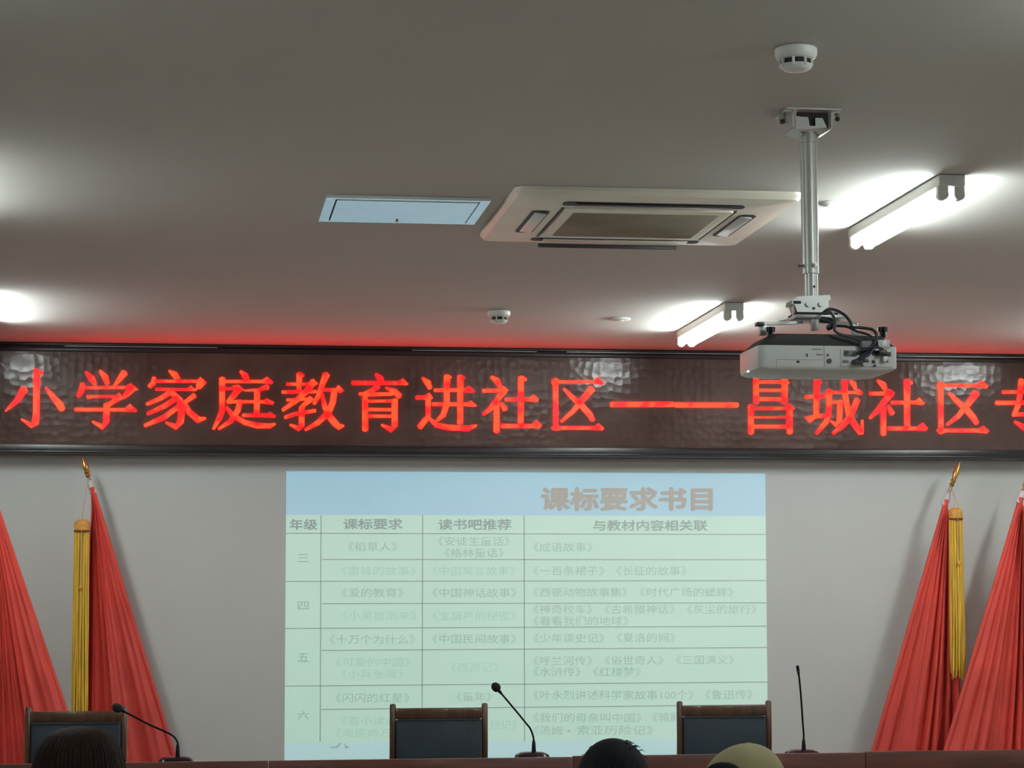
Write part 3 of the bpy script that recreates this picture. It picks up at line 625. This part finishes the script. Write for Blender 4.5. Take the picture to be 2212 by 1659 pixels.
# ------------------------------------------------------------------ flags
def flag(tip, sleeve, edge_bottom, free, YF, label, side, tassel, name='red_flag', seed=0, folds=7.0, ftop=None):
    """tip: finial point; sleeve: cloth top; edge_bottom: where the slanted edge meets the table line; free: pixels of the hanging edge"""
    rnd = random.Random(seed)
    pt = on_y(*tip, YF); ps = on_y(*sleeve, YF); pe = on_y(*edge_bottom, YF)
    d = (pe-ps).normalized()
    foot = ps + d*((STAGE+.05-ps.z)/d.z)
    root = thing(name, label, 'flag', (foot.x, YF, STAGE), 'red flags on slanted poles')
    S = lambda mb, nm, m, sm=True, par=root: sub(mb, nm, m, par, sm)
    # pole with finial
    S(MB().tube([foot - d*.02, ps, ps - d*.02], .0105, 14), 'pole', M_pole)
    ax = (pt-ps); Lf = ax.length; ax.normalize()
    at = lambda f: ps + ax*(Lf*f)
    S(MB().tube([at(0), at(.32)], [.0105, .0085], 14), 'pole_tip', M_pole)
    fin = S(MB().tube([at(.30), at(.36), at(.40), at(.44), at(.50), at(.55), at(.60), at(.72), at(.86), at(1)], [.008, .009, .015, .010, .015, .010, .0135, .0165, .0095, .001], 16), 'finial', M_gold)
    # weighted foot
    S(MB().lathe([(.12, 0), (.12, .015), (.10, .03), (.03, .04), (.022, .09), (.0, .091)][:5], (foot.x, YF, STAGE), 28), 'base', M_gold)
    # white sleeve cap
    S(MB().tube([ps + ax*.035, ps + ax*.01, ps + d*.03], [.012, .016, .019], 14), 'sleeve_top', M_sleeve)
    # cloth: folds radiate from the sleeve top, one edge on the pole and the other hanging free
    zbot = STAGE + .34
    fx = [(on_y(px, py, YF).z, on_y(px, py, YF).x) for px, py in free]
    def xfree(z):
        for (za, xa), (zb_, xb) in zip(fx, fx[1:]):
            if z >= zb_: return xa + (xb-xa)*max(0, min(1, (za-z)/(za-zb_)))
        (za, xa), (zb_, xb) = fx[-2:]; return xb + (xb-xa)/(zb_-za)*(z-zb_)
    nr, nc = 90, 150; ph = rnd.random()*6
    ridges = []; n_r = int(folds*1.6)
    for k in range(n_r):
        s0 = 1 - ((k+rnd.uniform(.15, .85))/n_r)**1.25*.93
        ridges.append((s0, rnd.uniform(.016, .040)*(1.2 if s0 > .5 else 2.2), rnd.uniform(.020, .060)*(.45+.75*s0), rnd.uniform(-.10, .06)))
    me = bpy.data.meshes.new('cloth'); V = []; Fc = []
    for i in range(nr+1):
        t = i/nr; z = ps.z + (zbot-ps.z)*t
        xp = ps.x + d.x/d.z*(z-ps.z); xf = xfree(z)
        for j in range(nc+1):
            s = j/nc
            sag = .010*math.sin(math.pi*min(1, t*1.1))*(1-s)                   # the slanted edge sags a little between ties
            x = xp + (xf-xp)*s
            q = s**1.35
            g = min(1, .22+1.5*t)
            y = YF - .012*(1-s)
            sl_ = 0
            for (s0, wd, am, dr_) in ridges:
                u = (s - s0 - dr_*(t-.5))/wd; e_ = math.exp(-u*u)
                y -= am*g*e_; sl_ += am*g*e_*u
            y += .020*g*math.sin(5.2*s + ph + .8*t)*s
            y += .0035*math.sin(24*t + 10*s + ph)*math.exp(-((s-.10)/.14)**2)*min(1, 2*t)   # diagonal wrinkles by the pole edge
            x += .35*sl_*s + side*.005*(math.sin(19*t+ph) + .5*math.sin(43*t))*math.exp(-(s/.05)**2)*min(1, 3*t)
            V.append((x, y, z - .0*sag))
    for i in range(nr):
        for j in range(nc):
            a = i*(nc+1)+j; Fc.append((a, a+1, a+nc+2, a+nc+1))
    me.from_pydata(V, [], Fc); me.update()
    c = link('cloth', me, M_flag, root); c.matrix_parent_inverse = Matrix.Translation(root.location).inverted()
    md = c.modifiers.new('thickness', 'SOLIDIFY'); md.thickness = .0015
    hem = MB(); hp = [ps + d*k*(pe-ps).length/12 + Vector((0, -.006, 0)) for k in range(15)]
    S(hem.tube(hp, [.0135]*15, 12), 'pole_sleeve', M_flag)
    # tassel
    if tassel:
        (tx, ty0, ty1, tw, lean) = tassel
        ty_ = YF - .085
        u = on_y(1, 1, ty_); sc2 = ty_/5000.0
        top_ = on_y(tx, ty0, ty_); botm = on_y(tx+lean, ty1, ty_); rr = tw*sc2/2
        nk = at(.36)
        S(MB().tube([nk, (nk+top_)/2 + Vector((0, -.01, 0)), top_ + Vector((0, 0, .004))], .0022, 8), 'tassel_cord', M_cord)
        if side > 0: S(MB().tube([nk + Vector((0, -.004, 0)), top_ + Vector((rr*.55, 0, .002))], .0018, 8), 'tassel_cord', M_cord)
        hc = 18*sc2
        ct = S(MB().lathe([(rr*.4, .012), (rr*.9, .002), (rr, -.004), (rr, -hc)], top_, 24), 'tassel_cap', M_tcap)
        S(MB().lathe([(rr*1.02, -hc), (rr*1.04, -hc-.006), (rr*.98, -hc-.010)], top_, 24), 'tassel_band', M_tband)
        H = (top_.z-hc) - botm.z
        mb = MB(); n = 46
        for k in range(n):
            a = 2*math.pi*k/n; r0 = rr*(.55 if k % 3 == 0 else .93); x0 = top_.x + r0*math.cos(a); y0 = ty_ + r0*math.sin(a)*.8
            le = H*(rnd.uniform(.93, 1.0)); ph2 = rnd.random()*6; P = []
            for q in range(9):
                f = q/8; P.append((x0 + (botm.x-top_.x)*f + .004*math.sin(ph2+5*f)*f + (r0*math.cos(a))*.06*f, y0 + .004*math.cos(ph2+4*f)*f, top_.z-hc - le*f))
            mb.tube(P, [.0034]*8+[.0022], 6)
        fr = S(mb, 'fringe', M_tassel); fr['kind'] = 'stuff'
        kn = top_ + Vector((0, -rr*1.0, -hc-H*.28)); S(MB().tube([top_+Vector((0, -rr*1.02, -hc)), kn], .0016, 6), 'knot_cord', M_cord)
        S(MB().ell(kn, (.009, .006, .014), 12, 10), 'knot', M_tcap)
    return root
flag((178, 988), (198, 1053), (372, 1622), [(198, 1053), (199, 1100), (192, 1200), (180, 1400), (168, 1560)], 11.44, 'red flag with finial on a left leaning pole behind the left chair', -1, (177, 1127, 1590, 32, -6), seed=3, folds=6.0)
flag((-42, 1030), (-20, 1060), (170, 1622), [(-20, 1060), (-20, 1100), (-28, 1300), (-45, 1560)], 11.30, 'red flag cut off by the left edge of the photo', -1, None, seed=5, folds=6.5)
flag((2074, 998), (2044, 1080), (1886, 1625), [(2044, 1080), (2049, 1130), (2058, 1300), (2072, 1560)], 11.44, 'red flag with gold tassel hanging to its right, beyond the right microphone', 1, (2064, 1102, 1470, 31, 6), seed=8, folds=6.5)
flag((2228, 1012), (2205, 1075), (2042, 1625), [(2205, 1075), (2212, 1130), (2222, 1300), (2240, 1560)], 11.26, 'red flag cut off by the right edge of the photo', 1, (2226, 1090, 1470, 31, 6), seed=12, folds=7.0)

# ------------------------------------------------------------------ long table: separate desk units
YD = 9.90
zl = on_y(1106, 1637, YD).z
seams = [on_y(x, 1640, YD).x for x in (-78, 580, 1237, 1870, 2500)]
dlab = ['dark red wooden desk unit at the far left under the leftmost microphone', 'dark red wooden desk unit in front of the middle chair', 'dark red wooden desk unit in front of the right chair', 'dark red wooden desk unit at the far right in front of the flags']
DT = zl - .045
for i, (a, b_) in enumerate(zip(seams, seams[1:])):
    a += .0015; b_ -= .0015; dz = (0, 0, .004, .008)[i]
    r = thing('desk', dlab[i], 'desk', ((a+b_)/2, YD, STAGE), 'desk units of the long table'); Wd = b_-a; m_ = (a+b_)/2
    S = lambda mb, nm: sub(mb, nm, M_wood, r)
    S(MB().box((m_, YD+.012, (zl+dz+DT-.09)/2), (Wd, .024, zl+dz-DT+.09), .003), 'front_ledge')
    S(MB().box((m_, YD+.024+.27, DT-.0125), (Wd, .54, .025), .004), 'desktop')
    S(MB().box((m_, YD+.036, (STAGE+DT-.09)/2), (Wd-.04, .018, DT-.09-STAGE)), 'front_panel')
    S(MB().box((m_, YD+.028, STAGE+.36), (Wd-.30, .010, .36), .004), 'raised_panel')
    for x in (a+.0125, b_-.0125): S(MB().box((x, YD+.024+.25, (STAGE+DT-.025)/2), (.025, .45, DT-.025-STAGE), .003), 'side_panel')
# ------------------------------------------------------------------ chairs behind the table
def make_chair():
    r = thing('wooden_chair', '', 'chair')
    Wc, zt_ = .455, .975
    for s in (-1, 1):
        x = s*(Wc/2-.0145)
        mb = MB(); mb.tube([(x, .03, .42), (x, 0, .80), (x, 0, zt_-.008), (x, 0, zt_)], [.0155, .0150, .0145, .010], 12); mb.build('back_post', M_cwood, r)
        mb = MB(); mb.box((x, .035, .215), (.032, .036, .43), .004); mb.build('leg', M_cwood, r)
        mb = MB(); mb.box((x, -.40, .215), (.034, .036, .43), .004); mb.build('leg', M_cwood, r)
        mb = MB(); mb.box((x*1.02, -.20, .655), (.042, .40, .026), .008); mb.build('armrest', M_cwood, r)
        mb = MB(); mb.box((x, -.385, .535), (.028, .030, .225), .004); mb.build('arm_support', M_cwood, r)
    MB().box((0, 0, zt_-.045), (Wc-.05, .026, .050), .004).build('top_rail', M_cwood, r)
    pn = MB().box((0, -.004, .70), (Wc-.056, .040, .41), .012, 3).build('back_cushion', M_leather, r)
    MB().box((0, -.026, zt_-.0745), (Wc-.066, .004, .006), .0015).build('piping', M_leather, pn)
    MB().box((0, .016, .48), (Wc-.05, .026, .045), .004).build('lower_rail', M_cwood, r)
    MB().box((0, -.19, .405), (Wc-.03, .42, .05), .005).build('seat_frame', M_cwood, r)
    MB().box((0, -.19, .450), (Wc-.06, .41, .06), .02, 3).build('seat', M_leather, r)
    return r
ch0 = None
YC = 10.72
for px, py, lab in ((165, 1548, 'dark wooden chair behind the leftmost microphone, half hidden by a brown haired head'), (948, 1530, 'wooden chair with black back cushion in front of the slide, left of the middle microphone'), (1564, 1523, 'wooden chair with black back cushion at the right edge of the slide')):
    o = make_chair() if ch0 is None else copy_tree(ch0)
    if ch0 is None: ch0 = o
    p = on_y(px, py, YC); o.location = (p.x, YC, STAGE); tag(o, lab, 'chair', 'wooden chairs behind the table')
    ztop_ = p.z - STAGE
# ------------------------------------------------------------------ gooseneck microphones
def mic(base_px, stem, label, big):
    YM = YD + .20
    b0 = on_y(*base_px, YM); bx = b0.x
    r = thing('gooseneck_microphone', label, 'microphone', (bx, YM, DT), 'gooseneck microphones')
    S = lambda mb, nm, m: sub(mb, nm, m, r)
    hb = b0.z - DT
    mb = loft([rrect(bx, YM, .082, .062, .03, DT), rrect(bx, YM, .082, .062, .03, DT+.018), rrect(bx, YM+.006, .070, .050, .03, DT+hb*.80), rrect(bx, YM+.010, .050, .034, .028, DT+hb*.97), rrect(bx, YM+.010, .03, .02, .018, DT+hb)]); S(mb, 'base', M_black)
    ky = on_y(base_px[0]+22, base_px[1]+8, YM-.03); S(MB().box((bx+.035, YM-.045, DT+hb*.62), (.05, .012, .006), .002, rot=None), 'button_strip', M_grey)
    P = [on_y(x, y, YM) for x, y in stem]
    Q = []
    for i in range(len(P)-1):
        p0, p1, p2, p3 = P[max(i-1, 0)], P[i], P[i+1], P[min(i+2, len(P)-1)]
        for k in range(5):
            t = k/5; Q.append(.5*((2*p1) + (p2-p0)*t + (2*p0-5*p1+4*p2-p3)*t*t + (3*p1-p0-3*p2+p3)*t**3))
    Q.append(P[-1])
    foot = Vector((P[0].x, YM, DT+hb*.9))
    S(MB().tube([foot, P[0], P[0]+(Q[2]-Q[0]).normalized()*.012], [.0105, .0075, .0045], 14), 'collar', M_black)
    S(MB().tube(Q, [.0042]*len(Q), 10), 'gooseneck', M_black)
    e = P[-1]; dr_ = (P[-1]-Q[-4]).normalized()
    if big:
        S(MB().tube([e - dr_*.004, e + dr_*.022], [.0055, .0085], 12), 'capsule', M_black)
        hd = MB(); 
        prof = [(0, .010), (.006, .0165), (.016, .0195), (.026, .0190), (.036, .0135), (.042, .003)]
        hd.tube([e + dr_*(.014+a) for a, _ in prof], [b_ for _, b_ in prof], 18); S(hd, 'foam_windscreen', M_foam)
    else:
        S(MB().tube([e - dr_*.002, e + dr_*.014], [.0042, .0070], 12), 'capsule', M_black)
        S(MB().tube([e + dr_*.016, e + dr_*.042], [.0072, .0068], 12), 'grille_head', M_black)
        S(MB().tube([e + dr_*.0135, e + dr_*.0165], .0062, 12), 'ring', M_steel)
mic((380, 1634), [(384, 1612), (383, 1602), (374, 1590), (356, 1580), (320, 1564), (268, 1537)], 'black gooseneck microphone bent left in front of the left red flag', True)
mic((1150, 1624), [(1153, 1604), (1152, 1592), (1146, 1575), (1137, 1563), (1110, 1530), (1082, 1497)], 'black gooseneck microphone with foam head leaning left across the slide', True)
mic((1733, 1619), [(1736, 1602), (1736, 1585), (1734, 1560), (1731, 1515), (1727, 1470), (1725.5, 1458)], 'slim upright black gooseneck microphone right of the slide', False)

# ------------------------------------------------------------------ audience in the foreground
def person(px, top_py, Y, label, shirt, hair, kind, hw=.085, seat_z=.44):
    p = on_y(px, top_py, Y); top_ = p.z; x = p.x
    root = thing('person', label, 'person', (x, Y, 0))
    hc = top_ - .135                                    # centre of the skull
    N = []; E = []
    def nd(q, r, par=None):
        N.append((Vector(q), r)); i = len(N)-1
        if par is not None: E.append((par, i))
        return i
    hip = nd((x, Y-.02, seat_z+.12), (.165, .12)); wa = nd((x, Y-.03, seat_z+.28), (.145, .10), hip); chs = nd((x, Y-.01, hc-.40), (.165, .105), wa)
    shd = nd((x, Y, hc-.27), (.15, .085), chs); nk = nd((x, Y, hc-.185), (.055, .058), shd); jaw = nd((x, Y+.012, hc-.09), (.060, .070), nk); sk = nd((x, Y, hc), (.072, .092), jaw); cr = nd((x, Y-.004, hc+.065), (.058, .072), sk)
    nd((x, Y+.118, hc-.035), (.010, .014), sk)          # nose
    for s in (-1, 1):
        nd((x+s*.083, Y-.008, hc-.02), (.010, .022), sk)  # ear
        sh = nd((x+s*.165, Y, hc-.29), (.062, .060), shd); el = nd((x+s*.215, Y+.04, hc-.55), (.045, .045), sh); wr = nd((x+s*.13, Y+.24, seat_z+.20), (.030, .028), el)
        pm = nd((x+s*.10, Y+.31, seat_z+.185), (.036, .016), wr)
        for k, (dx, L) in enumerate(((-.028, .055), (-.010, .068), (.010, .070), (.028, .060))):
            f1 = nd((x+s*.10+dx, Y+.36, seat_z+.182), (.010, .009), pm); f2 = nd((x+s*.10+dx, Y+.36+L*.6, seat_z+.168), (.008, .008), f1)
        t1 = nd((x+s*.065, Y+.33, seat_z+.178), (.010, .010), pm); nd((x+s*.05, Y+.36, seat_z+.172), (.009, .009), t1)
        th = nd((x+s*.095, Y+.06, seat_z+.075), (.085, .075), hip); kn = nd((x+s*.11, Y+.42, seat_z+.065), (.060, .060), th); an = nd((x+s*.11, Y+.44, .10), (.042, .042), kn); to_ = nd((x+s*.12, Y+.58, .035), (.042, .030), an)
    me = bpy.data.meshes.new('body'); me.from_pydata([q for q, _ in N], E, []); me.update()
    o = bpy.data.objects.new('body', me); COL.objects.link(o)
    o.modifiers.new('skin', 'SKIN'); o.modifiers.new('sub', 'SUBSURF').levels = 2
    sv = me.skin_vertices[0].data
    for i, (_, r) in enumerate(N): sv[i].radius = r; sv[i].use_root = (i == 0)
    dg = bpy.context.evaluated_depsgraph_get(); m2 = bpy.data.meshes.new_from_object(o.evaluated_get(dg)); bpy.data.objects.remove(o)
    m2.materials.clear()
    b = link('body', m2, M_skin, root); b.matrix_parent_inverse = Matrix.Translation(root.location).inverted()
    trousers = mat('dark_trousers', (.03, .03, .04, 1), .8, noise=.1); m2.materials.append(shirt); m2.materials.append(trousers)
    for f in m2.polygons:
        c = f.center
        if c.z > hc-.215: f.material_index = 0
        elif c.y > Y+.19 and c.z > seat_z+.145: f.material_index = 0
        elif c.z < seat_z+.16: f.material_index = 2
        else: f.material_index = 1
    for s in (-1, 1): sub(MB().ell((x+s*.032, Y+.090, hc+.002), (.014, .010, .008), 12, 8), 'eye', M_black, root)
    sub(MB().ell((x, Y+.088, hc-.075), (.026, .008, .007), 12, 8), 'mouth', mat('lips', (.35, .12, .10, 1), .5, noise=.05), root)
    # hair: a shell round the skull, its outline taken from the photograph
    rnd = random.Random(int(px))
    def shell(rx, ry, rz, cz, low, name, m, lump=.0, flat=1.0, yoff=-.012, face=True):
        g = MB(); bmesh.ops.create_uvsphere(g.bm, u_segments=64, v_segments=40, radius=1)
        for v in g.bm.verts:
            d_ = v.co.copy(); zz = math.copysign(abs(d_.z)**flat, d_.z)
            a = math.atan2(d_.y, d_.x)
            k = 1 + lump*(.6*math.sin(9*a+px) + .4*math.sin(17*a+2*px))*(1-abs(d_.z))**.5
            v.co = Vector((x + d_.x*rx*k, Y + yoff + d_.y*ry*k, cz + zz*rz))
            if face and v.co.y > Y+.055 and v.co.z < hc+.055: v.co.y = Y+.055
        kill = [v for v in g.bm.verts if v.co.z < low]; bmesh.ops.delete(g.bm, geom=kill, context='VERTS')
        return sub(g, name, m, root)
    if kind == 'long':
        shell(hw, .118, .150, top_-.150, top_-.40, 'hair', hair, .018, .82)
        t = MB()
        for k in range(34):
            a = math.pi*(1.0 + k/33); r_ = hw*rnd.uniform(.955, .985)
            P = [(x + r_*math.cos(a)*f, Y-.012 + .116*math.sin(a)*f, top_ - z_) for f, z_ in ((.08, .003), (.40, .010), (.66, .024), (.86, .058), (.98, .11), (1.01, .18), (1.0, .27), (.97, .38))]
            t.tube(P, [.003, .005, .006, .0070, .0075, .0075, .007, .004], 6)
        lk = sub(t, 'hair_locks', hair, root); lk['kind'] = 'stuff'
    elif kind == 'short':
        shell(hw, .112, .140, top_-.140, hc-.10, 'hair', hair, .02, .95)
        t = MB()
        for k in range(40):
            a = rnd.uniform(0, 6.28); q = rnd.uniform(.25, .8); bx = x + hw*q*math.cos(a); by = Y-.012 + .112*q*math.sin(a); bz = top_-.140 + .140*math.sqrt(1-q*q)**.95
            t.tube([(bx, by, bz-.006), (bx+.010*math.cos(a)+.003, by-.004, bz-.002), (bx+.016*math.cos(a)+.004, by-.006, bz-.006)], [.0016, .0013, .0005], 4)
        lk = sub(t, 'hair_wisps', hair, root); lk['kind'] = 'stuff'
    else:
        shell(hw-.012, .104, .125, hc+.0, hc-.13, 'hair', M_hairk, .02, .95)
        cp = MB(); bmesh.ops.create_uvsphere(cp.bm, u_segments=64, v_segments=36, radius=1); zb_ = hc+.015
        for v in cp.bm.verts:
            d_ = v.co.copy(); a = math.atan2(d_.y, d_.x); pan = 1 - .012*abs(math.cos(3*a))**8
            v.co = Vector((x + d_.x*hw*pan + .012*max(0, d_.z)**2, Y-.008 + d_.y*.118*pan, zb_ + math.copysign(abs(d_.z)**.92, d_.z)*(top_-zb_)))
        bmesh.ops.delete(cp.bm, geom=[v for v in cp.bm.verts if v.co.z < zb_-.012], context='VERTS')
        cap = sub(cp, 'cap_crown', M_cap, root); md = cap.modifiers.new('thickness', 'SOLIDIFY'); md.thickness = .003
        sub(MB().ell((x+.012, Y-.008, top_-.001), (.007, .007, .003), 12, 8), 'cap_button', M_cap, root)
        bl = MB(); P0 = []; 
        for k in range(13):
            a = math.radians(20 + 140*k/12); P0.append((x + hw*.98*math.cos(a), Y-.008 + .116*math.sin(a), zb_))
        P1 = [(x + hw*1.0*math.cos(math.radians(20+140*k/12)), Y-.008 + .116*math.sin(math.radians(20+140*k/12)) + .075*math.sin(math.pi*k/12), zb_-.018*math.sin(math.pi*k/12)-.004) for k in range(13)]
        for k in range(12): bl.prism([P0[k], P0[k+1], P1[k+1], P1[k]], (0, 0, -.004))
        sub(bl, 'cap_visor', M_cap, root)
        _b = on_y(1562, 1671, Y-.105); sub(MB().ell(_b, (.046, .024, .028), 24, 14), 'hair_bun', M_hairk, root)
        tf = MB()
        for k in range(16):
            a = math.radians(195 + 5*k); P = [(x + hw*.93*math.cos(a)*f - .004*k/16, Y-.008 + .112*math.sin(a)*f, z_) for f, z_ in ((.99, zb_+.012), (1.06, zb_-.008), (1.04, zb_-.05), (1.0, zb_-.10))]
            tf.tube(P, [.004, .008, .008, .004], 6)
        lk = sub(tf, 'hair_locks', M_hairk, root); lk['kind'] = 'stuff'
    # the chair the person sits on
    c = thing('audience_chair', 'plain black audience chair under the ' + {'long': 'person with brown hair', 'short': 'person with black hair', 'cap': 'person in the olive cap'}[kind], 'chair', (x, Y, 0), 'audience chairs')
    S = lambda mb, nm, m: sub(mb, nm, m, c)
    S(MB().box((x, Y+.08, seat_z-.025), (.44, .44, .05), .015), 'seat', M_leather)
    S(MB().box((x, Y-.205, seat_z+.28), (.40, .03, .26), .012), 'backrest', M_leather)
    for s in (-1, 1):
        S(MB().tube([(x+s*.20, Y-.19, .0), (x+s*.20, Y-.17, seat_z), (x+s*.19, Y-.215, seat_z+.40)], .011, 10), 'rear_leg', M_dsteel)
        S(MB().tube([(x+s*.20, Y+.27, .0), (x+s*.20, Y+.26, seat_z-.03)], .011, 10), 'leg', M_dsteel)
    return root
person(172, 1568, 5.4, 'person with long dark brown hair seen from behind at bottom left', mat('grey_shirt', (.16, .15, .15, 1), .85, noise=.1), M_hairb, 'long', hw=.108)
person(1322, 1594, 6.7, 'person with black hair seen from behind at bottom centre', mat('navy_shirt', (.03, .04, .08, 1), .85, noise=.1), M_hairk, 'short', hw=.110)
person(1605, 1605, 5.7, 'person in an olive cap seen from behind at bottom right', mat('brown_shirt', (.14, .10, .07, 1), .85, noise=.1), M_hairk, 'cap', hw=.108)
